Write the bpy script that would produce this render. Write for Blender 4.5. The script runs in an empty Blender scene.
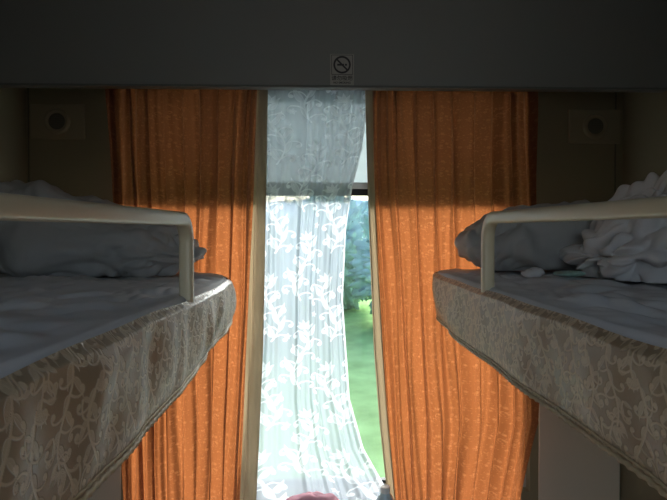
import bpy, math, random
import numpy as np
from mathutils import Vector, noise
random.seed(4); np.random.seed(4)
C = bpy.context.scene.collection
CAMZ = 1.6
VX, VY, F = 322.0, 243.0, 500.0
def PX(px, Y): return (px-VX)/F*Y
def PZ(py, Y): return CAMZ-(py-VY)/F*Y

# ---------------------------------------------------------------- materials
def new_mat(name):
    m = bpy.data.materials.new(name); m.use_nodes = True
    nt = m.node_tree; nt.nodes.clear()
    out = nt.nodes.new('ShaderNodeOutputMaterial')
    return m, nt, out
def N(nt, t, **kw):
    n = nt.nodes.new(t)
    for k, v in kw.items():
        if hasattr(n, k): setattr(n, k, v)
        else: n.inputs[k].default_value = v
    return n
def rgb(c): return (c[0], c[1], c[2], 1)
def plain(name, col, rough=0.6, metal=0.0, var=0.12, scale=8.0, bump=0.0, bscale=60.0, spec=0.5):
    m, nt, out = new_mat(name)
    b = N(nt, 'ShaderNodeBsdfPrincipled'); b.inputs['Roughness'].default_value = rough
    b.inputs['Metallic'].default_value = metal
    b.inputs['Specular IOR Level'].default_value = spec
    tc = N(nt, 'ShaderNodeTexCoord')
    nz = N(nt, 'ShaderNodeTexNoise'); nz.inputs['Scale'].default_value = scale; nz.inputs['Detail'].default_value = 4
    nt.links.new(tc.outputs['Object'], nz.inputs['Vector'])
    mx = N(nt, 'ShaderNodeMix', data_type='RGBA')
    mx.inputs[6].default_value = rgb([c*(1-var) for c in col]); mx.inputs[7].default_value = rgb([min(1, c*(1+var)) for c in col])
    nt.links.new(nz.outputs['Fac'], mx.inputs[0]); nt.links.new(mx.outputs[2], b.inputs['Base Color'])
    if bump > 0:
        n2 = N(nt, 'ShaderNodeTexNoise'); n2.inputs['Scale'].default_value = bscale; n2.inputs['Detail'].default_value = 3
        nt.links.new(tc.outputs['Object'], n2.inputs['Vector'])
        bp = N(nt, 'ShaderNodeBump'); bp.inputs['Strength'].default_value = bump; bp.inputs['Distance'].default_value = 0.003
        nt.links.new(n2.outputs['Fac'], bp.inputs['Height']); nt.links.new(bp.outputs[0], b.inputs['Normal'])
    nt.links.new(b.outputs[0], out.inputs[0])
    return m

def cloth(name, ca, cb, ta=None, tb=None, trans=0.5, bump=0.4, rough=0.7, weave=900.0, sheen=.25):
    """woven cloth; 'pattern' attribute mixes ground (a) and figure (b); t* = transmitted colours"""
    m, nt, out = new_mat(name)
    at = N(nt, 'ShaderNodeAttribute'); at.attribute_name = 'pattern'
    tc = N(nt, 'ShaderNodeTexCoord')
    nz = N(nt, 'ShaderNodeTexNoise'); nz.inputs['Scale'].default_value = weave*0.25; nz.inputs['Detail'].default_value = 3
    nt.links.new(tc.outputs['Object'], nz.inputs['Vector'])
    mx = N(nt, 'ShaderNodeMix', data_type='RGBA'); mx.inputs[6].default_value = rgb(ca); mx.inputs[7].default_value = rgb(cb)
    nt.links.new(at.outputs['Fac'], mx.inputs[0])
    mad = N(nt, 'ShaderNodeMath', operation='MULTIPLY_ADD'); mad.inputs[1].default_value = 0.25
    nt.links.new(nz.outputs['Fac'], mad.inputs[0]); nt.links.new(at.outputs['Fac'], mad.inputs[2])
    bp = N(nt, 'ShaderNodeBump'); bp.inputs['Strength'].default_value = bump; bp.inputs['Distance'].default_value = 0.002
    nt.links.new(mad.outputs[0], bp.inputs['Height'])
    b = N(nt, 'ShaderNodeBsdfPrincipled'); b.inputs['Roughness'].default_value = rough
    b.inputs['Sheen Weight'].default_value = sheen
    nt.links.new(mx.outputs[2], b.inputs['Base Color']); nt.links.new(bp.outputs[0], b.inputs['Normal'])
    if ta is None:
        nt.links.new(b.outputs[0], out.inputs[0]); return m
    mt = N(nt, 'ShaderNodeMix', data_type='RGBA'); mt.inputs[6].default_value = rgb(ta); mt.inputs[7].default_value = rgb(tb)
    nt.links.new(at.outputs['Fac'], mt.inputs[0])
    tr = N(nt, 'ShaderNodeBsdfTranslucent'); nt.links.new(mt.outputs[2], tr.inputs['Color']); nt.links.new(bp.outputs[0], tr.inputs['Normal'])
    ms = N(nt, 'ShaderNodeMixShader'); ms.inputs[0].default_value = trans
    nt.links.new(b.outputs[0], ms.inputs[1]); nt.links.new(tr.outputs[0], ms.inputs[2])
    nt.links.new(ms.outputs[0], out.inputs[0])
    return m

def lace_mat():
    m, nt, out = new_mat('lace')
    at = N(nt, 'ShaderNodeAttribute'); at.attribute_name = 'pattern'
    d = N(nt, 'ShaderNodeBsdfDiffuse')
    md = N(nt, 'ShaderNodeMix', data_type='RGBA'); md.inputs[6].default_value = (0.72, 0.75, 0.78, 1); md.inputs[7].default_value = (0.96, 0.97, 0.97, 1)
    nt.links.new(at.outputs['Fac'], md.inputs[0]); nt.links.new(md.outputs[2], d.inputs[0])
    t = N(nt, 'ShaderNodeBsdfTranslucent')
    mc = N(nt, 'ShaderNodeMix', data_type='RGBA'); mc.inputs[6].default_value = (0.375, 0.42, 0.475, 1); mc.inputs[7].default_value = (0.66, 0.69, 0.72, 1)
    nt.links.new(at.outputs['Fac'], mc.inputs[0]); nt.links.new(mc.outputs[2], t.inputs[0])
    ms = N(nt, 'ShaderNodeMixShader'); ms.inputs[0].default_value = 0.58
    nt.links.new(d.outputs[0], ms.inputs[1]); nt.links.new(t.outputs[0], ms.inputs[2])
    tp = N(nt, 'ShaderNodeBsdfTransparent')
    mr = N(nt, 'ShaderNodeMapRange'); mr.inputs[3].default_value = 0.76; mr.inputs[4].default_value = 0.97
    nt.links.new(at.outputs['Fac'], mr.inputs[0])
    m2 = N(nt, 'ShaderNodeMixShader'); nt.links.new(mr.outputs[0], m2.inputs[0])
    nt.links.new(tp.outputs[0], m2.inputs[1]); nt.links.new(ms.outputs[0], m2.inputs[2])
    nt.links.new(m2.outputs[0], out.inputs[0])
    return m

def blind_mat():
    m, nt, out = new_mat('roller_blind_cloth')
    d = N(nt, 'ShaderNodeBsdfDiffuse'); t = N(nt, 'ShaderNodeBsdfTranslucent')
    tc = N(nt, 'ShaderNodeTexCoord'); nz = N(nt, 'ShaderNodeTexNoise'); nz.inputs['Scale'].default_value = 60
    nt.links.new(tc.outputs['Object'], nz.inputs['Vector'])
    mx = N(nt, 'ShaderNodeMix', data_type='RGBA'); mx.inputs[6].default_value = (.66, .70, .70, 1); mx.inputs[7].default_value = (.74, .78, .78, 1)
    nt.links.new(nz.outputs['Fac'], mx.inputs[0]); nt.links.new(mx.outputs[2], d.inputs[0])
    t.inputs[0].default_value = (.84, .90, .92, 1)
    ms = N(nt, 'ShaderNodeMixShader'); ms.inputs[0].default_value = 0.40
    nt.links.new(d.outputs[0], ms.inputs[1]); nt.links.new(t.outputs[0], ms.inputs[2]); nt.links.new(ms.outputs[0], out.inputs[0])
    return m

def glass_mat():
    m, nt, out = new_mat('window_glass')
    tp = N(nt, 'ShaderNodeBsdfTransparent'); tp.inputs[0].default_value = (0.92, 0.96, 0.97, 1)
    g = N(nt, 'ShaderNodeBsdfGlossy'); g.inputs['Roughness'].default_value = 0.02
    fr = N(nt, 'ShaderNodeFresnel'); fr.inputs[0].default_value = 1.3
    ms = N(nt, 'ShaderNodeMixShader'); nt.links.new(fr.outputs[0], ms.inputs[0])
    nt.links.new(tp.outputs[0], ms.inputs[1]); nt.links.new(g.outputs[0], ms.inputs[2]); nt.links.new(ms.outputs[0], out.inputs[0])
    return m

M = {}
M['pelmet'] = plain('pelmet_laminate', (0.29, 0.32, 0.31), 0.55, var=0.04, scale=2)
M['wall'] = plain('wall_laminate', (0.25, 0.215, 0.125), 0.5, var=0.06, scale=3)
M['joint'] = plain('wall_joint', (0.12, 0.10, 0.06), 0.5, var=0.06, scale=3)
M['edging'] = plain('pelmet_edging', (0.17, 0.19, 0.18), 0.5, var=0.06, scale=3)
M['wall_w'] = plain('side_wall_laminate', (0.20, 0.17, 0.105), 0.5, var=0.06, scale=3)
M['lowpanel'] = plain('pale_lower_panel', (0.70, 0.59, 0.44), 0.5, var=0.05, scale=3)
M['ceil'] = plain('ceiling_white', (0.6, 0.6, 0.57), 0.6)
M['floor'] = plain('floor_carpet', (0.16, 0.07, 0.05), 0.95, bump=0.5, bscale=200)
M['alu'] = plain('aluminium', (0.62, 0.64, 0.64), 0.35, 0.7, var=0.05)
M['rubber'] = plain('black_rubber', (0.02, 0.025, 0.03), 0.7)
M['rail'] = plain('cream_painted_metal', (0.66, 0.58, 0.40), 0.32, 0.0, var=0.05, scale=20, bump=0.05)
M['sheet'] = plain('white_cotton', (0.68, 0.70, 0.72), 0.85, var=0.05, scale=12, bump=0.25, bscale=40, spec=0.2)
M['pillow'] = plain('grey_cotton', (0.47, 0.475, 0.475), 0.9, var=0.08, scale=10, bump=0.3, bscale=45, spec=0.1)
M['quilt'] = plain('quilt_cotton', (0.70, 0.69, 0.70), 0.85, var=0.05, scale=12, bump=0.25, bscale=50, spec=0.2)
M['board'] = plain('bunk_board', (0.40, 0.36, 0.27), 0.5)
M['trim'] = plain('braid', (0.52, 0.41, 0.25), 0.6, var=0.3, scale=120)
M['speaker'] = plain('speaker_plastic', (0.30, 0.255, 0.155), 0.5)
M['speaker_d'] = plain('speaker_grille', (0.13, 0.12, 0.085), 0.5, 0.2)
M['sign_w'] = plain('sign_white', (0.50, 0.52, 0.49), 0.5, var=0.03)
M['sign_d'] = plain('sign_dark', (0.06, 0.065, 0.07), 0.5)
M['lining'] = cloth('curtain_lining', (0.45, 0.35, 0.23), (0.5, 0.4, 0.3), (0.34, 0.25, 0.15), (0.7, 0.6, 0.45), 0.4, 0.2)
M['curtain'] = cloth('orange_damask', (0.185, 0.068, 0.033), (0.24, 0.090, 0.045), (0.335, 0.100, 0.030), (0.50, 0.170, 0.058), 0.5, 0.5, 0.65)
M['brocade'] = cloth('brocade', (0.30, 0.215, 0.125), (0.58, 0.455, 0.295), None, None, 0, 0.45, 0.42, sheen=.05)
M['lace'] = lace_mat()
M['blind'] = blind_mat()
M['glass'] = glass_mat()
M['table'] = plain('table_laminate', (0.6, 0.58, 0.52), 0.3)
M['pink'] = plain('pink_cloth', (0.98, 0.50, 0.60), 0.8, spec=.1)
M['bottle'] = plain('bottle_plastic', (0.55, 0.68, 0.72), 0.15)
M['cap'] = plain('cap_white', (0.8, 0.8, 0.78), 0.4)
M['packet'] = plain('tissue_packet_film', (0.40, 0.62, 0.55), 0.3, var=.5, scale=40)
M['grass'] = plain('grass', (0.38, 0.60, 0.25), 1.0, var=0.45, scale=2.6, bump=0.8, bscale=9, spec=0)
M['leaf'] = plain('foliage', (0.52, 0.70, 0.64), 1.0, var=0.3, scale=3.5, spec=0)  # atmospheric haze mixed into the leaf colour as a pale blue cast
M['hill'] = plain('hazy_hill', (0.44, 0.62, 0.68), 1.0, var=0.2, scale=0.15, spec=0)  # blue of the distant air is painted into the hill colour
M['bark'] = plain('bark', (0.12, 0.09, 0.06), 0.9)
M['lamp'] = plain('lamp_diffuser', (0.8, 0.8, 0.75), 0.4)

# ---------------------------------------------------------------- helpers
def finish(ob, parent=None, label=None, cat=None, struct=False, group=None):
    C.objects.link(ob)
    if parent: ob.parent = parent
    if label: ob['label'] = label
    if cat: ob['category'] = cat
    if struct: ob['kind'] = 'structure'
    if group: ob['group'] = group
    return ob
def mesh_ob(name, V, Fc, mats, smooth=False, attr=None, mi=None):
    me = bpy.data.meshes.new(name)
    me.from_pydata(np.asarray(V).tolist() if isinstance(V, np.ndarray) else V, [], Fc)
    if not isinstance(mats, (list, tuple)): mats = [mats]
    for m in mats: me.materials.append(m)
    if smooth: me.polygons.foreach_set('use_smooth', [True]*len(me.polygons))
    if mi: me.polygons.foreach_set('material_index', mi)
    if attr is not None:
        a = me.attributes.new('pattern', 'FLOAT', 'POINT'); a.data.foreach_set('value', np.asarray(attr, dtype=np.float32).ravel())
    me.update()
    return bpy.data.objects.new(name, me)
def grid(name, P, mat, attr=None, close_u=False, flip=False):
    """P: (nv,nu,3)"""
    nv, nu, _ = P.shape
    idx = np.arange(nv*nu).reshape(nv, nu)
    if close_u: idx = np.concatenate([idx, idx[:, :1]], axis=1)
    a, b, c, d = idx[:-1, :-1], idx[:-1, 1:], idx[1:, 1:], idx[1:, :-1]
    q = np.stack([a, d, c, b] if flip else [a, b, c, d], -1).reshape(-1, 4)
    return mesh_ob(name, P.reshape(-1, 3), q.tolist(), mat, True, attr)
class MB:
    def __init__(s): s.v = []; s.f = []; s.m = []
    def box(s, x0, x1, y0, y1, z0, z1, m=0):
        o = len(s.v)
        s.v += [(x, y, z) for z in (z0, z1) for y in (y0, y1) for x in (x0, x1)]
        for q in [(0,2,3,1),(4,5,7,6),(0,1,5,4),(2,6,7,3),(0,4,6,2),(1,3,7,5)]:
            s.f.append(tuple(o+i for i in q)); s.m.append(m)
        return s
    def lathe(s, prof, c, axis='y', n=32, m=0):
        o = len(s.v)
        for r, h in prof:
            for k in range(n):
                a = 2*math.pi*k/n; p = (r*math.cos(a), r*math.sin(a))
                s.v.append((c[0]+p[0], c[1]+h, c[2]+p[1]) if axis == 'y' else (c[0]+p[0], c[1]+p[1], c[2]+h))
        for i in range(len(prof)-1):
            for k in range(n):
                k2 = (k+1) % n
                s.f.append((o+i*n+k, o+i*n+k2, o+(i+1)*n+k2, o+(i+1)*n+k)); s.m.append(m)
        return s
    def ob(s, name, mats, bevel=0.0, smooth=False):
        o = mesh_ob(name, s.v, s.f, mats, smooth, None, s.m)
        if bevel > 0:
            b = o.modifiers.new('bevel', 'BEVEL'); b.width = bevel; b.segments = 3
        return o
def empty(name, loc, **kw):
    e = bpy.data.objects.new(name, None); e.location = loc; e.empty_display_size = 0.05
    return finish(e, None, **kw)
def child(ob, par):
    C.objects.link(ob); ob.parent = par
    ob.location = -Vector(par.location)
    return ob
def tube(name, pts, r, mat, n=16, rz=None, twist=None, radii=None):
    pts = [Vector(p) for p in pts]; P = []
    up = Vector((1, 0, 0))
    for i, p in enumerate(pts):
        t = (pts[min(i+1, len(pts)-1)]-pts[max(i-1, 0)]).normalized()
        s = up - t*up.dot(t)
        if s.length < 0.05: s = Vector((0, 0, 1)) - t*t.z
        s.normalize(); w = t.cross(s)
        row = []
        for k in range(n):
            a = 2*math.pi*k/n
            rr = r*(1+(twist*math.sin(2*a+i*1.1) if twist else 0))
            ca, sa = math.cos(a), math.sin(a)
            if radii:   # rounded-rectangle bar : (half thickness, half height)
                ca = math.copysign(abs(ca)**.6, ca); sa = math.copysign(abs(sa)**.6, sa)
                row.append(p + s*(radii[i][0]*ca) + w*(radii[i][1]*sa))
            else:
                row.append(p + s*(rr*(rz or 1.0)*ca) + w*(rr*sa))
        P.append(row)
    P = np.array(P)
    return grid(name, P, mat, None, True)

# ---------------------------------------------------------------- textile figure tiles
def tile_new(n=320): 
    g = (np.arange(n)+0.5)/n
    X, Y = np.meshgrid(g, g); return X, Y, np.zeros((n, n))
def wrap(d): return d-np.round(d)
def leaf(T, cx, cy, ang, L, W, asp, val=1.0, vein=True, bend=.18):
    X, Y, A = T
    dx = wrap(X-cx); dy = wrap(Y-cy)*asp
    u = (dx*math.cos(ang)+dy*math.sin(ang))/L; v = -dx*math.sin(ang)+dy*math.cos(ang)
    inside = (u > 0) & (u < 1)
    uu = np.clip(u, 0, 1)
    hw = W*np.sin(np.pi*uu**0.75)
    v = v - bend*L*uu*uu
    m = np.clip((hw-np.abs(v))/0.006, 0, 1)*inside
    if vein: m = m*(1-0.85*(np.abs(v) < 0.10*W)*(uu > 0.08)*(uu < 0.85))
    A[:] = np.maximum(A, m*val)
def leaf_outline(T, cx, cy, ang, L, W, asp, bend=.18, fill=.45, lw=.010):
    X, Y, A = T
    dx = wrap(X-cx); dy = wrap(Y-cy)*asp
    u = (dx*math.cos(ang)+dy*math.sin(ang))/L; v = -dx*math.sin(ang)+dy*math.cos(ang)
    inside = (u > 0) & (u < 1); uu = np.clip(u, 0, 1)
    hw = W*np.sin(np.pi*uu**0.75); v = v-bend*L*uu*uu
    body = np.clip((hw-np.abs(v))/0.006, 0, 1)*inside
    edge = np.clip(1-np.abs(hw-np.abs(v)-lw*.5)/lw, 0, 1)*inside
    mid = np.clip(1-np.abs(v)/(lw*.7), 0, 1)*inside
    A[:] = np.maximum(A, np.maximum(body*fill, np.maximum(edge, mid)))
def dot(T, cx, cy, r, asp, val=1.0):
    X, Y, A = T
    dx = wrap(X-cx); dy = wrap(Y-cy)*asp
    m = np.clip((r-np.sqrt(dx*dx+dy*dy))/0.006+0.5, 0, 1); A[:] = np.maximum(A, m*val)
def scroll(T, cx, cy, ang, size, hand, asp, leaves=True, w=0.013, curl=.42, lw=.085):
    pts = []; x, y, a = cx, cy, ang
    n = 40
    for i in range(n):
        k = i/n
        a += hand*(0.05+curl*k**2.2)
        st = size*0.045*(1-0.55*k)
        x += math.cos(a)*st; y += math.sin(a)*st/asp
        pts.append((x, y, a)); dot(T, x, y, w*(1-0.4*k), asp)
    dot(T, x, y, w*1.9, asp)
    if leaves:
        for i in (3, 8, 13, 18, 23):
            px, py, pa = pts[i]
            leaf(T, px, py, pa-hand*0.95, size*(0.42-0.008*i), size*lw, asp, bend=-hand*.3)
            if i % 2: leaf(T, px, py, pa+hand*0.9, size*0.22, size*lw*.6, asp, bend=hand*.3)
def flower(T, cx, cy, r, asp, n=6, a0=0.2):
    for k in range(n): leaf(T, cx, cy, a0+2*math.pi*k/n, r, r*0.27, asp)
    dot(T, cx, cy, r*0.2, asp)
def sample(T, U, V):
    A = T[2]; n = A.shape[0]
    fu = (U % 1)*n-0.5; fv = (V % 1)*n-0.5
    i = np.floor(fu).astype(int); j = np.floor(fv).astype(int); a = fu-i; b = fv-j
    i0 = i % n; i1 = (i+1) % n; j0 = j % n; j1 = (j+1) % n
    return (A[j0, i0]*(1-a)+A[j0, i1]*a)*(1-b)+(A[j1, i0]*(1-a)+A[j1, i1]*a)*b
def stem(T, x0, y0, h, asp, L=.66, w=.012, lw=.010, fill=.45, amp=.12, ls=1.0, every=12):
    for i in range(100):
        k = i/99; y = y0+L*k; x = x0+h*amp*math.sin(k*6.28*.9)
        dot(T, x, y, w, asp)
        if i % every == every//2:
            sd = 1 if (i//every) % 2 else -1
            ang = 1.57-sd*(.75+.25*k)
            leaf_outline(T, x, y, ang, ls*(.30-.08*k), ls*(.052-.012*k), asp, bend=.35*sd, lw=lw, fill=fill)
            scroll(T, x, y, 1.57+sd*.8, .32*ls, sd, asp, leaves=False, w=w*.85, curl=.5)
    for d in (-1.2, -.6, 0, .6, 1.2): leaf_outline(T, x, y+.02, 1.57+d, .15*ls, .026*ls, asp, lw=lw, fill=fill)
# lace tile (aspect 1.5): long S-stems with curling outlined leaves
TL = tile_new()
stem(TL, .24, .05, 1, 1.5, w=.015, fill=.5); stem(TL, .74, .52, -1, 1.5, w=.015, fill=.5)
for (a, b) in [(.52, .12), (.48, .62), (.03, .85), (.97, .36)]:
    for k in range(5): leaf_outline(TL, a, b, k*1.256, .055, .017, 1.5, lw=.007)
# brocade tile (aspect 1.3): continuous curling acanthus stems
TB = tile_new()
for (a, b, h) in [(.20, .02, 1), (.70, .50, -1)]:
    stem(TB, a, b, h, 1.3, L=1.0, w=.018, lw=.014, fill=.7, amp=.15, ls=.95, every=11)
for (a, b, an, h) in [(.45, .10, 1.2, 1), (.95, .25, 2.0, -1), (.45, .60, 1.9, -1), (.95, .75, 1.0, 1), (.5, .35, 4.4, 1), (.02, .5, 4.8, -1), (.5, .85, 4.0, -1), (.0, .02, 5.2, 1)]:
    scroll(TB, a, b, an, .34, h, 1.3, leaves=False, w=.016, curl=.42)
    leaf_outline(TB, a, b, an+1.6*h, .15, .030, 1.3, fill=.7)
# curtain tile : dense small leaves, blossoms and tendrils
TC = tile_new()
for k in range(9):
    flower(TC, random.random(), random.random(), random.uniform(.05, .07), 1, random.choice([5, 6, 7]), random.random()*6)
for k in range(10):
    scroll(TC, random.random(), random.random(), random.random()*6.28, random.uniform(.12, .18), random.choice([-1, 1]), 1, leaves=False, w=.010)
for k in range(110):
    leaf(TC, random.random(), random.random(), random.random()*6.28, random.uniform(.04, .07), .014, 1, val=random.uniform(.4, 1), vein=False)

# ---------------------------------------------------------------- room shell
XL, XR, YW, YF = -1.045, 1.095, 1.80, -0.36
CEIL = 2.45
WX0, WX1, WZ0, WZT = -0.70, 0.76, 0.69, 2.17
ZB = PZ(186, 1.82)      # bottom of the half-lowered blind
finish(MB().box(XL-.05, XR+.05, YF-1.2, YW+.08, -.05, 0).ob('floor', M['floor']), struct=True, label='dark red carpeted compartment floor')
finish(MB().box(XL-.05, XR+.05, YF-1.2, YW+.08, CEIL, CEIL+.05).ob('ceiling', M['ceil']), struct=True, label='plain white compartment ceiling')
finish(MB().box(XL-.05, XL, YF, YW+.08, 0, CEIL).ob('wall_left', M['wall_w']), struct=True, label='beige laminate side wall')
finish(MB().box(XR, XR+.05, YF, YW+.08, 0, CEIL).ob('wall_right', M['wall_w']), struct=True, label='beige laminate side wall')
wb = MB()
wb.box(XL, WX0, YW, YW+.08, 0, CEIL).box(WX1, XR, YW, YW+.08, 0, CEIL).box(WX0, WX1, YW, YW+.08, 0, WZ0).box(WX0, WX1, YW, YW+.08, WZT, CEIL)
finish(wb.ob('wall_back', M['wall']), struct=True, label='olive beige laminate wall around the window')
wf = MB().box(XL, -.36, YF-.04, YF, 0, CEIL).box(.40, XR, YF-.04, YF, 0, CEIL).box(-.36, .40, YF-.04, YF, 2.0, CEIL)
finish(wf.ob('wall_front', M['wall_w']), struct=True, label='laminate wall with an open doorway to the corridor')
PY = 1.56
pz = PZ(86, PY)
finish(MB().box(XL+.001, XR-.001, PY, PY+.02, pz, CEIL-.001).ob('trim_1', M['pelmet'], 0.002), struct=True, label='wide grey pelmet panel above the curtains')
finish(MB().box(XL+.001, XR-.001, PY-.003, PY+.026, pz-.008, pz-.0005).ob('trim_2', M['edging'], 0.002), struct=True, label='narrow edging strip under the pelmet panel')
for i, px in enumerate((40, 612)):
    x = PX(px, YW)
    x += (-.022 if px < 300 else .022)
    finish(MB().box(x-.002, x+.002, YW-.004, YW-.0005, .1, 2.3).ob('trim_%d' % (i+3), M['joint']), struct=True, label='narrow joint strip on the wall')
finish(MB().box(WX1+.03, XR-.005, YW-.006, YW-.0005, .3, 1.04).ob('trim_5', M['lowpanel'], .003), struct=True, label='pale lower wall panel')
finish(MB().box(XL+.005, WX0-.02, YW-.006, YW-.0005, .3, .98).ob('trim_6', M['lowpanel'], .003), struct=True, label='pale lower wall panel')
# window
w = empty('window_1', (0, YW, WZ0), struct=True, label='aluminium framed train window with dark rubber seal')
fr = MB()
fw = .018
for (a, b, c, d) in [(WX0, WX1, WZT-fw, WZT), (WX0, WX1, WZ0, WZ0+fw), (WX0, WX0+fw, WZ0+fw, WZT-fw), (WX1-fw, WX1, WZ0+fw, WZT-fw)]:
    fr.box(a, b, YW+.035, YW+.07, c, d, 0)
a0, a1, b0, b1 = WX0+fw, WX1-fw, WZ0+fw, WZT-fw
rb = MB()
for (a, b, c, d) in [(a0, a1, b1-.03, b1), (a0, a1, b0, b0+.012), (a0, a0+.02, b0+.012, b1-.03), (a1-.02, a1, b0+.012, b1-.03)]:
    rb.box(a, b, YW+.04, YW+.062, c, d)
child(fr.ob('window_frame', M['alu']), w); child(rb.ob('rubber_seal', M['rubber']), w)
child(MB().box(a0, a1, YW+.048, YW+.050, b0, b1).ob('window_pane', M['glass']), w)
bl = empty('roller_blind', (.03, YW+.02, ZB), label='white roller blind half lowered over the glass with dark bottom bar', cat='blind')
child(MB().box(WX0+.002, WX1-.002, YW+.018, YW+.0195, ZB, WZT-.03).ob('blind_cloth', M['blind']), bl)
child(MB().box(WX0+.002, WX1-.002, YW+.010, YW+.030, ZB-.036, ZB-.012).ob('bottom_bar', M['rubber'], .003), bl)
child(MB().box(WX0+.002, WX1-.002, YW+.008, YW+.030, ZB-.012, ZB+.012).ob('bar_clip', M['alu'], .003), bl)
child(MB().box(WX0+.002, WX1-.002, YW+.006, YW+.034, WZT-.032, WZT-.001).ob('blind_cassette', M['alu'], .004), bl)

# ---------------------------------------------------------------- curtains
def folds(U, Zn, n, seed, soft=False):
    r = np.random.RandomState(seed)
    ph = r.rand(8)*6.28
    if soft:
        u = U+.05*np.sin(U*5+ph[0]+Zn*.25)+.02*np.sin(U*13+ph[1])
        return (.8*np.sin(2*np.pi*n*u+ph[2])+.55*np.sin(2*np.pi*n*.53*u+ph[3]+.3*np.sin(Zn*.8))
                +.32*np.sin(2*np.pi*n*1.9*u+ph[4]+.5*np.sin(Zn*.7+ph[5]))+.30*np.sin(2*np.pi*n*3.3*u+ph[6]))
    u = U + .010*np.sin(2*Zn+ph[0]+U*9) + .028*np.sin(U*7+ph[1]) + .012*np.sin(U*17+ph[2])
    a = 2*np.pi*n*u
    s = np.tanh(1.4*np.sin(a+.5*np.sin(a)))*.85+.26*np.sin(2*a+ph[3]+.9*np.sin(Zn*1.3))+.34*np.sin(a*.5+ph[4])+.08*np.sin(a*3.1+ph[5]+Zn)
    return s
def curtain_pts(pyk, lk, rk, Y, z0, z1, nu, nv, n, A, seed, u0=0, u1=1, soft=False):
    z = np.linspace(z0, z1, nv); u = np.linspace(u0, u1, nu)
    U, Z = np.meshgrid(u, z)
    zk = [PZ(p, Y) for p in pyk][::-1]
    L = np.interp(Z, zk, [PX(p, Y) for p in lk][::-1]); R = np.interp(Z, zk, [PX(p, Y) for p in rk][::-1])
    Zn = (Z-z1)/(z0-z1)*5
    s = folds(U, Zn, n, seed, soft)
    amp = A*(.8+.2*np.sin(Zn*.9+seed+U*5))
    ds = (.014*np.cos(2*np.pi*n*U) if not soft else .004*np.cos(2*np.pi*n*U))*(1-np.abs(2*U-1)**6)
    X = L+(R-L)*U+ds*.6
    Yy = Y+amp*s+.002*np.sin(Z*14+U*20)
    return np.stack([X, Yy, Z], -1), U, Z
CY = 1.682
ztop = 2.19
def curtain(par_label, seed, pyk, ol, orr, ll, lr, side):
    P, U, Z = curtain_pts(pyk, ol, orr, CY, .58, ztop, 640, 1100, 8.5, .022, seed)
    e = empty('curtain', (float(P[0, :, 0].mean()), CY, .58), label=par_label, cat='curtain')
    att = sample(TC, U*6.6, Z/.092)
    child(grid('curtain_panel', P, M['curtain'], att), e)
    P2, U2, Z2 = curtain_pts(pyk, ll, lr, CY, .58, ztop, 40, 300, 1.0, .006, seed+1)
    j = P[:, 0 if side > 0 else -1]
    zz = P2[:, 0, 2]; jy = np.interp(zz, P[:, 0, 2], j[:, 1]); jx = np.interp(zz, P[:, 0, 2], j[:, 0])
    col = 0 if side < 0 else -1
    wgt = (1-U2) if side < 0 else U2
    P2[..., 1] += (jy-P2[:, col, 1])[:, None]*wgt + .004*np.sin(U2*6.28)
    P2[..., 0] += (jx-P2[:, col, 0])[:, None]*wgt
    child(grid('lining_edge', P2, M['lining'], np.zeros(U2.shape)), e)
    return e
K = [90, 200, 350, 500]
curtain('orange damask curtain with cream edge, hanging in pleats over the window', 3, K,
        [110, 117, 121, 126], [257, 253, 246, 239], [257, 253, 246, 239], [268, 266, 263, 256], -1)
curtain('orange damask curtain with narrow cream edge, beside the uncovered glass', 8, [90, 200, 350, 425, 500],
        [371, 374, 382, 388, 395], [537, 538, 541, 541, 524], [365, 368, 374, 380, 388], [371, 374, 382, 388, 395], 1)
# lace
LY = 1.742
P, U, Z = curtain_pts([90, 150, 190, 230, 300, 400, 450, 500], [258, 261, 262, 262, 260, 252, 247, 238], [370, 362, 352, 346, 343, 350, 364, 392], LY, .66, ztop, 600, 1100, 5.0, .011, 5, soft=True)
e = empty('lace_curtain', (float(P[0, :, 0].mean()), LY, .66), label='sheer white lace curtain with leaf scroll pattern over the glass', cat='curtain')
att = sample(TL, U*1.5, Z/.31)
att = np.maximum(att, np.clip((U-.975)/.01, 0, 1)*.8)
child(grid('lace_panel', P, M['lace'], att), e)
t = MB().box(-.80, .84, 1.665, 1.695, 2.215, 2.235).box(-.80, .84, 1.735, 1.755, 2.215, 2.235)
for x in (-.7, .03, .7): t.box(x-.015, x+.015, 1.665, 1.7985, 2.235, 2.25)
finish(t.ob('curtain_track', M['alu'], .001), label='white metal double curtain track fixed to the wall', cat='curtain track')

# ---------------------------------------------------------------- speakers
def speaker(px, py):
    x = PX(px, YW); z = PZ(py, YW); y = YW
    e = empty('wall_speaker', (x, y-.0005, z), label='small round wall speaker on a beige rectangular plate', cat='speaker', group='speakers beside the window')
    child(MB().box(x-.095, x+.095, y-.010, y-.0006, z-.062, z+.062).ob('mounting_plate', M['speaker'], .005), e)
    m = MB().lathe([(.0005, -.013), (.028, -.013), (.032, -.017), (.038, -.020), (.043, -.018), (.046, -.0098)], (x, y, z), 'y', 40)
    child(m.ob('speaker_ring', M['speaker'], smooth=True), e)
    g = MB().lathe([(.0004, -.0155), (.026, -.0145), (.029, -.0135)], (x, y, z), 'y', 32)
    for k in range(-3, 4):
        hw = math.sqrt(.024**2-(k*.0065)**2)
        g.box(x-hw, x+hw, y-.0175, y-.0145, z+k*.0065-.0012, z+k*.0065+.0012)
    child(g.ob('speaker_grille', M['speaker_d']), e)
speaker(63, 124); speaker(596, 126)

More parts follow.
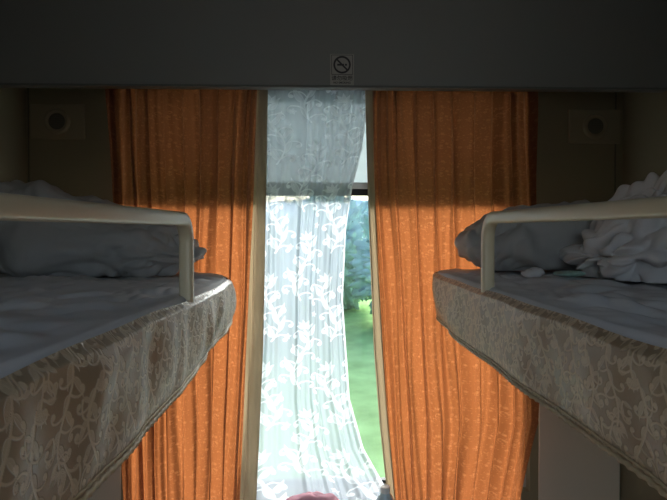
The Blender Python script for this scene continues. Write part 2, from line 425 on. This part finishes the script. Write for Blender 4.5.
# ---------------------------------------------------------------- no smoking sign
sx, sz = PX(342, PY), PZ(70, PY)
e = empty('no_smoking_sign', (sx, PY-.0008, sz), label='small square no smoking sign stuck on the pelmet panel', cat='sign')
child(MB().box(sx-.037, sx+.037, PY-.0035, PY-.0006, sz-.050, sz+.046).ob('sign_plate', M['sign_w'], .001), e)
cz = sz+.0125
ring = MB().lathe([(.0215, -.0050), (.027, -.0050), (.027, -.0036), (.0215, -.0036), (.0215, -.0050)], (sx, PY, cz), 'y', 40)
o = len(ring.v)
c, s_ = math.cos(math.radians(-45)), math.sin(math.radians(-45))
for (a, b) in [(-.022, -.0026), (.022, -.0026), (.022, .0026), (-.022, .0026)]:
    ring.v.append((sx+a*c-b*s_, PY-.0050, cz+a*s_+b*c))
ring.f.append((o, o+1, o+2, o+3)); ring.m.append(0)
ring.box(sx-.015, sx+.006, PY-.0047, PY-.0036, cz-.0028, cz+.0028).box(sx+.009, sx+.015, PY-.0047, PY-.0036, cz-.0028, cz+.0028)
for q in [(sx-.033, sx+.033, cz+.0292, cz+.0306), (sx-.033, sx+.033, cz-.0306, cz-.0292), (sx-.033, sx-.0316, cz-.0292, cz+.0292), (sx+.0316, sx+.033, cz-.0292, cz+.0292)]:
    ring.box(q[0], q[1], PY-.0042, PY-.0036, q[2], q[3])
child(ring.ob('prohibition_symbol', M['sign_d']), e)
def text(s, size, z):
    cu = bpy.data.curves.new('txt', 'FONT'); cu.body = s; cu.size = size; cu.align_x = 'CENTER'; cu.extrude = .0002; cu.offset = .0002
    to = bpy.data.objects.new('t', cu); C.objects.link(to); bpy.context.view_layer.update()
    dg = bpy.context.evaluated_depsgraph_get()
    me = bpy.data.meshes.new_from_object(to.evaluated_get(dg)); bpy.data.objects.remove(to)
    me.materials.clear(); me.materials.append(M['sign_d'])
    ob = bpy.data.objects.new('lettering', me); C.objects.link(ob); ob.parent = e
    ob.location = Vector((sx, PY-.0040, z))-Vector(e.location); ob.rotation_euler = (math.pi/2, 0, 0)
try:
    text('请勿吸烟', .0165, sz-.0345); text('NO SMOKING', .0085, sz-.0455)
except Exception as ex: print('text', ex)

# ---------------------------------------------------------------- bunks
YE = 1.64; Y0 = -.30
def smooth(x): x = np.clip(x, 0, 1); return x*x*(3-2*x)
def bunk(sg, xi, xe, yc, xw, rail_y, seed, top, bot, rise, rz_far, rz_slope, taper):
    """sg side sign, xi inner edge |x|, xe |x| where far end starts, xw |x| wall, yc corner start"""
    rs = np.random.RandomState(seed)
    pts = [(xi, y) for y in np.linspace(Y0, yc, 60)]
    for k in np.linspace(0, math.pi/2, 30)[1:]:
        pts.append((xe-(xe-xi)*abs(math.cos(k))**.75, yc+(YE-yc)*math.sin(k)**.85))
    pts += [(x, YE) for x in np.linspace(xe, xw-.006, 20)[1:]]
    pts = np.array(pts); d = np.r_[0, np.cumsum(np.hypot(*np.diff(pts, axis=0).T))]
    ns = 2600; S = np.linspace(0, d[-1], ns)
    px = np.interp(S, d, pts[:, 0]); py = np.interp(S, d, pts[:, 1])
    ker = np.ones(41)/41
    def sm(a):
        b = np.r_[np.full(20, a[0]), a, np.full(20, a[-1])]; return np.convolve(b, ker, 'valid')
    px = sm(px); py = sm(py)
    tx = np.gradient(px, S); ty = np.gradient(py, S); l = np.hypot(tx, ty)
    nx, ny = -np.abs(ty/l), np.abs(tx/l)
    fade = smooth((xw-.05-px)/.1)
    nt = 170; T = np.linspace(0, 1, nt)
    SS, TT = np.meshgrid(S, T)
    ph = rs.rand(12)*6.28
    gat = .5+.5*np.sin(SS*4+ph[10])
    wr = (.0032*np.sin(SS*14+ph[0]+TT*1.8)+.0030*np.sin(SS*31+ph[1]-TT*1.4+1.2*np.sin(SS*3))+.0018*gat*np.sin(SS*54+ph[2]+TT*2.0+2*np.sin(SS*5))+.0006*np.sin(SS*95+ph[9]+TT*3))
    wr += .0036*np.sin(TT*6+SS*11+ph[3])*np.sin(SS*6+ph[4])
    cor = np.exp(-((SS-d[59]-.02)/.20)**2)
    wr += cor*.0045*np.sin(SS*52+TT*1.0)*smooth(TT*1.3)
    off = .008*np.sin(np.pi*np.clip(TT*1.05, 0, 1))**.7 + wr*smooth(TT*4)*(1-.55*smooth((TT-.7)/.3)) - .008*(1-smooth(TT*12)) + .001
    off = off-.016*cor*TT
    zb = bot+.0030*np.sin(S*6+ph[6])+.0012*np.sin(S*14+ph[7])+taper*smooth((py-.9)/.6)
    rz = rise*smooth((py-.7)/.7)
    zt = top+rz-.001+.0022*np.sin(S*9+ph[8])+.0012*np.sin(S*23+ph[5])
    Zs = zt[None, :]+(zb-zt)[None, :]*TT
    X = px[None, :]+nx[None, :]*off*fade[None, :]; Y = py[None, :]+ny[None, :]*off*fade[None, :]
    Pk = np.stack([sg*X, Y, Zs], -1)
    e = empty('mattress', (sg*(xi+xw)/2, .7, bot), cat='mattress',
              label='bunk mattress in beige-gold brocade cover with leaf scrolls and braided hem')
    att = sample(TB, SS/.092, TT*(top-bot)/.120+.2)
    child(grid('brocade_cover', Pk, M['brocade'], att, flip=(sg > 0)), e)
    ins = [(px[i]-nx[i]*.022, py[i]-ny[i]*.022) for i in range(0, ns, 12)]
    V = []
    loop = ins+[(xw-.006, Y0)]
    m = len(loop)
    for z in (bot+.035, top-.032):
        V += [(sg*a, min(b, YE-.022), z) for a, b in loop]
    Fc = [tuple(range(m)), tuple(range(2*m-1, m-1, -1))]+[(i, (i+1) % m, (i+1) % m+m, i+m) for i in range(m)]
    child(mesh_ob('mattress_core', V, Fc, M['sheet']), e)
    tp = [(Pk[-1, i, 0], Pk[-1, i, 1], Pk[-1, i, 2]) for i in range(0, ns, 3)]
    child(tube('braided_hem', tp, .0036, M['trim'], 8, twist=.28), e)
    tp = [(Pk[-12, i, 0]+sg*nx[i]*.0012, Pk[-12, i, 1], Pk[-12, i, 2]) for i in range(0, ns, 3)]
    child(tube('hem_cord', tp, .0016, M['trim'], 6, twist=.2), e)
    # --- sheet
    gy = np.linspace(Y0, YE-.004, 320)
    inner = np.interp(gy, np.maximum.accumulate(py), px)+.006
    u = np.linspace(0, 1, 190)**1.3
    Ux, Gy = np.meshgrid(u, gy)
    Xs = inner[:, None]+(xw-.006-inner[:, None])*Ux
    dist = np.minimum(Xs-inner[:, None], (YE-Gy)*1.2)
    Zs = top+rise*smooth((Gy-.7)/.7)+.004-.010*(1-smooth(dist/.015))
    V3 = np.zeros(Xs.shape)
    for j in range(Xs.shape[0]):
        for i in range(Xs.shape[1]):
            x, y = Xs[j, i], Gy[j, i]
            n0 = noise.noise(Vector((x*5+seed, y*3.2, seed*1.7)))
            n1 = noise.noise(Vector((x*8+y*5+n0, y*8-x*4, seed)))
            n2 = noise.noise(Vector((x*18-y*6+n0*2, y*13+x*9, seed+5)))
            V3[j, i] = .009*n0+.018*(math.sqrt(n1*n1+.002)-.15)+.012*(math.sqrt(n2*n2+.003)-.15)
    Zs = Zs+np.maximum(V3, -.012)*smooth(dist/.07)
    lip = np.stack([sg*(inner-.001), gy, Zs[:, 0]-.012], -1)
    P = np.stack([sg*Xs, Gy, Zs], -1)
    P = np.concatenate([lip[:, None], P], 1)
    so = grid('bed_sheet', P, M['sheet'], None, flip=(sg < 0))
    finish(so, label='wrinkled white cotton bed sheet spread on the bunk mattress', cat='bed sheet')
    # --- bunk frame
    b = empty('bunk_bed', (sg*(xi+xw)/2, .7, bot-.02), label='wall-mounted upper bunk with cream metal guard rail', cat='bunk bed')
    bd = MB()
    xa, xb = sorted((sg*(xi+.035), sg*(xw-.0005)))
    bd.box(xa, xb, Y0, yc-.02, bot+.002, bot+.032)
    xa, xb = sorted((sg*(xe+.035), sg*(xw-.0005)))
    bd.box(xa, xb, yc-.02, YE-.03, bot+.002, bot+.032)
    child(bd.ob('bunk_board', M['board'], .004), b)
    xr = xi+.014
    R = .042
    pl = []; rd = []
    ya, yb = rail_y, -.22
    def zr(y): return 1.6+rz_far-rz_slope*(ya-y)
    zt_ = zr(ya-R)
    for z in np.linspace(top-.085, zt_-R, 10): pl.append((sg*xr, ya, z)); rd.append((.0125, .0120))
    for k, a in enumerate(np.linspace(0, math.pi/2, 12)[1:]): pl.append((sg*xr, ya-R+R*math.cos(a), zt_-R+R*math.sin(a))); rd.append((.0125, .0120))
    for y in np.linspace(ya-R, yb+R, 16)[1:]: pl.append((sg*xr, y, zr(y))); rd.append((.0095+.003*(y-yb)/(ya-yb), .0092+.0030*(y-yb)/(ya-yb)))
    z2 = zr(yb+R)
    for a in np.linspace(math.pi/2, math.pi, 9)[1:]: pl.append((sg*xr, yb+R+R*math.cos(a), z2-R+R*math.sin(a))); rd.append((.0095, .010))
    for z in np.linspace(z2-R, top-.085, 10)[1:]: pl.append((sg*xr, yb, z)); rd.append((.0095, .0115))
    child(tube('guard_rail', pl, .0155, M['rail'], 28, radii=rd), b)
    for yy in (ya, yb):
        mm = MB().box(sg*xr-.013, sg*xr+.013, yy-.020, yy+.020, top-.10, top-.014)
        child(mm.ob('rail_bracket', M['rail'], .003), b)
bunk(-1, .235, .44, 1.12, -XL, .925, 11, 1.500, 1.353, 0.0, .044, .030, .026)
bunk(+1, .330, .48, 1.42, XR, 1.03, 23, 1.500, 1.360, .010, .052, .030, .010)

# ---------------------------------------------------------------- pillows & quilts
def soft(name, c, h, rot, mat, seed, label, cat, wr=.012, p=2.6, crumple=0.0, slope=0.0, nu=160, nv=90, zmin=None, flat=.35, freq=1.0, blunt=.55):
    th = np.linspace(-math.pi/2, math.pi/2, nv); ph = np.linspace(0, 2*math.pi, nu, endpoint=False)
    PH, TH = np.meshgrid(ph, th)
    def sp(a, e): return np.sign(a)*np.abs(a)**e
    ex = 2/p
    X = sp(np.cos(PH), ex*.8)*np.cos(TH)**blunt; Y = sp(np.sin(PH), ex*.8)*np.cos(TH)**blunt; Z = sp(np.sin(TH), .9)
    edge = np.maximum(np.abs(X), np.abs(Y))
    Z = Z*(1-flat*edge**4)
    V = np.stack([X*h[0], Y*h[1], Z*h[2]], -1)
    lift = smooth((V[..., 2]/h[2]+.9)/1.5)*slope*V[..., 0]
    for j in range(nv):
        for i in range(nu):
            x, y, z = V[j, i]
            q = Vector((x*6+seed, y*6, z*6)); n1 = noise.noise(q)
            dd = wr*n1
            if crumple:
                f = freq
                w1 = noise.noise(Vector((x*5, y*5+seed, z*5)))*.9
                b1 = math.sqrt(noise.noise(Vector((x*7*f+w1+z*4, y*6*f+seed, z*9*f-w1)))**2+.0012)
                b2 = math.sqrt(noise.noise(Vector((x*13*f-w1*2, y*13*f, z*15*f+seed+w1)))**2+.0015)
                b3 = math.sqrt(noise.noise(Vector((x*26*f+w1, y*26*f, z*26*f+seed)))**2+.003)
                dd += crumple*(2.2*b1+1.5*b2+.7*b3-.55)
            nrm = Vector((x/h[0]**2, y/h[1]**2, z/h[2]**2))
            if nrm.length > 0: nrm.normalize()
            V[j, i] += np.array(nrm)*dd
    V[..., 2] += lift
    a = math.radians(rot); x = V[..., 0]*math.cos(a)-V[..., 1]*math.sin(a); y = V[..., 0]*math.sin(a)+V[..., 1]*math.cos(a)
    V[..., 0] = x; V[..., 1] = y
    o = grid(name, V, mat, None, True)
    if zmin is not None:
        for v in o.data.vertices:
            if v.co.z+c[2] < zmin: v.co.z = zmin-c[2]
    o.location = c
    return finish(o, label=label, cat=cat)
soft('folded_quilt', (-.69, 1.49, 1.614), (.320, .125, .110), 0, M['pillow'], 3, 'grey-white folded quilt piled on the bunk by the window', 'quilt', .012, 3.4, slope=-.27, zmin=1.506, flat=.22, crumple=.022, nu=280, nv=150, blunt=.45)
soft('pillow', (.640, 1.47, 1.602), (.225, .13, .084), 0, M['pillow'], 9, 'soft creased grey-white pillow lying on the bunk by the window', 'pillow', .014, 3.8, zmin=1.522, flat=.20, crumple=.020, nu=260, nv=140, slope=.04, blunt=.45)
soft('crumpled_quilt', (.850, 1.17, 1.630), (.200, .14, .120), 0, M['quilt'], 17, 'crumpled white quilt heaped against the wall on the bunk', 'quilt', .035, 2.6, crumple=.052, slope=.48, nu=460, nv=280, zmin=1.516, freq=1.05)
soft('tissue_packet', (.600, 1.20, 1.526), (.034, .022, .007), 15, M['packet'], 41, 'small green-white packet of tissues lying on the sheet', 'packet', .002, 5, nu=60, nv=30, zmin=1.516)
soft('crumpled_tissue', (.520, 1.22, 1.526), (.024, .020, .010), 0, M['quilt'], 47, 'small crumpled white tissue lying on the sheet', 'tissue', .006, 2.4, crumple=.006, nu=70, nv=40, zmin=1.516, freq=2)

# ---------------------------------------------------------------- table and things on it
tb = empty('window_table', (0, 1.5, 0), label='small cream laminate table fixed below the window', cat='table')
child(MB().box(-.22, .28, 1.30, 1.63, .69, .715).ob('table_top', M['table'], .008), tb)
child(MB().lathe([(.0005, .0), (.10, .0), (.10, .012), (.022, .02), (.022, .6895), (.0005, .6895)], (.03, 1.5, 0), 'z', 28).ob('table_leg', M['alu'], smooth=False), tb)
soft('pink_cloth_bag', (PX(312, 1.58), 1.59, .755), (.095, .030, .036), 0, M['pink'], 31, 'small crumpled pale pink cloth bag on the table by the lace', 'bag', .008, 2.4, crumple=.012, nu=90, nv=60, zmin=.7165)
bx, by = PX(386, 1.5), 1.5
bo = empty('water_bottle', (bx, by, .7155), label='clear plastic water bottle with white cap on the table', cat='bottle')
child(MB().lathe([(.0005, 0), (.028, 0), (.031, .004), (.031, .09), (.028, .105), (.013, .13), (.012, .142), (.0005, .142)], (bx, by, .7155), 'z', 28).ob('bottle_body', M['bottle'], smooth=True), bo)
child(MB().lathe([(.0145, 0), (.0145, .016), (.012, .018), (.0005, .018)], (bx, by, .8455), 'z', 24).ob('bottle_cap', M['cap'], smooth=False), bo)
finish(MB().lathe([(.14, 0), (.14, -.015), (.12, -.035), (.0005, -.045)], (.02, .5, CEIL), 'z', 40).ob('ceiling_lamp', M['lamp'], smooth=True), label='round white ceiling lamp, switched off', cat='lamp')

# ---------------------------------------------------------------- outside
def gz(x, y): return -.35+.12*math.sin(x*.4)+.03*max(y-6, 0)
gy = np.linspace(2.4, 60, 120); gx = np.linspace(-60, 60, 120)
GX, GY = np.meshgrid(gx, gy)
GZ = -.35+.12*np.sin(GX*.4)+.03*np.maximum(GY-6, 0)
finish(grid('grass_field', np.stack([GX, GY, GZ], -1), M['grass'], None), label='bright green grassy field beside the railway', cat='grass').__setitem__('kind', 'stuff')
gy = np.linspace(58, 200, 90); gx = np.linspace(-160, 160, 160)
GX, GY = np.meshgrid(gx, gy)
GZ = np.zeros(GX.shape)
for j in range(GX.shape[0]):
    for i in range(GX.shape[1]):
        GZ[j, i] = -1+ (GY[j, i]-58)*.13+4*noise.noise(Vector((GX[j, i]*.03, GY[j, i]*.03, 0)))+1.5*noise.noise(Vector((GX[j, i]*.12, GY[j, i]*.12, 3)))
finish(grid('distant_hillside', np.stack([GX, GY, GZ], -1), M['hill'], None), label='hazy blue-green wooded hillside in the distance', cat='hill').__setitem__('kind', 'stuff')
def bush(x, y, z0, r, h, seed):
    nu, nv = 140, 90
    P = np.zeros((nv, nu, 3))
    for j in range(nv):
        t = -math.pi/2+math.pi*j/(nv-1)
        for i in range(nu):
            p = 2*math.pi*i/nu
            d = Vector((math.cos(p)*math.cos(t), math.sin(p)*math.cos(t), math.sin(t)))
            k = 1+.30*noise.noise(d*2.3+Vector((seed, 0, 0)))+.24*noise.noise(d*5+Vector((0, seed, 0)))+.24*noise.noise(d*12+Vector((0, seed, 0)))+.20*noise.noise(d*28+Vector((0, seed, 0)))
            P[j, i] = (d.x*r*k, d.y*r*k, max(h*.47+d.z*h*.50*k, .03))
    e = empty('shrub_tree', (x, y, z0), label='leafy tree in haze-tinted blue-green at the edge of the field', cat='tree', group='trees beside the field')
    c = grid('foliage', P, M['leaf'], None, True); C.objects.link(c); c.parent = e
    tr = MB().lathe([(.09, -.02), (.07, h*.4), (.0005, h*.45)], (0, 0, 0), 'z', 12).ob('trunk', M['bark']); C.objects.link(tr); tr.parent = e
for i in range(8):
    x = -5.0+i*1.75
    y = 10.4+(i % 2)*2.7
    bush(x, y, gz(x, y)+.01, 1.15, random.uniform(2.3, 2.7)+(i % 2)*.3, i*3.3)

# ---------------------------------------------------------------- light
wd = bpy.data.worlds.new('World'); bpy.context.scene.world = wd; wd.use_nodes = True
nt = wd.node_tree; nt.nodes.clear()
bg = nt.nodes.new('ShaderNodeBackground'); ou = nt.nodes.new('ShaderNodeOutputWorld')
sky = nt.nodes.new('ShaderNodeTexSky'); sky.sky_type = 'NISHITA'; sky.sun_disc = False
sky.sun_elevation = math.radians(38); sky.sun_rotation = math.radians(10); sky.air_density = 1.0; sky.dust_density = 3.0
bg.inputs[1].default_value = 0.45
nt.links.new(sky.outputs[0], bg.inputs[0]); nt.links.new(bg.outputs[0], ou.inputs[0])
sl = bpy.data.lights.new('sun', 'SUN'); sl.energy = 9.0; sl.angle = math.radians(9); sl.color = (1, .97, .92)
so = bpy.data.objects.new('sun', sl); C.objects.link(so)
so.rotation_euler = Vector((-.22, -1.0, -.36)).to_track_quat('-Z', 'Y').to_euler()
al = bpy.data.lights.new('doorway_fill', 'AREA'); al.shape = 'RECTANGLE'; al.size = .7; al.size_y = 1.6; al.energy = 3.6; al.color = (1, .98, .95)  # added interior fill shining in through the doorway, not a real corridor source
ao = bpy.data.objects.new('doorway_fill', al); C.objects.link(ao); ao.location = (.02, -1.0, 1.3)
ao.rotation_euler = Vector((0, 1, .1)).to_track_quat('-Z', 'Z').to_euler()

# ---------------------------------------------------------------- camera
cd = bpy.data.cameras.new('camera'); cd.sensor_width = 36; cd.lens = 36*F/667; cd.clip_start = .02; cd.clip_end = 500
co = bpy.data.objects.new('camera', cd); C.objects.link(co); co.location = (0, 0, CAMZ)
co.rotation_euler = (math.radians(90-.8), 0, math.radians(-1.32))
bpy.context.scene.camera = co
bpy.context.scene.view_settings.view_transform = 'Standard'
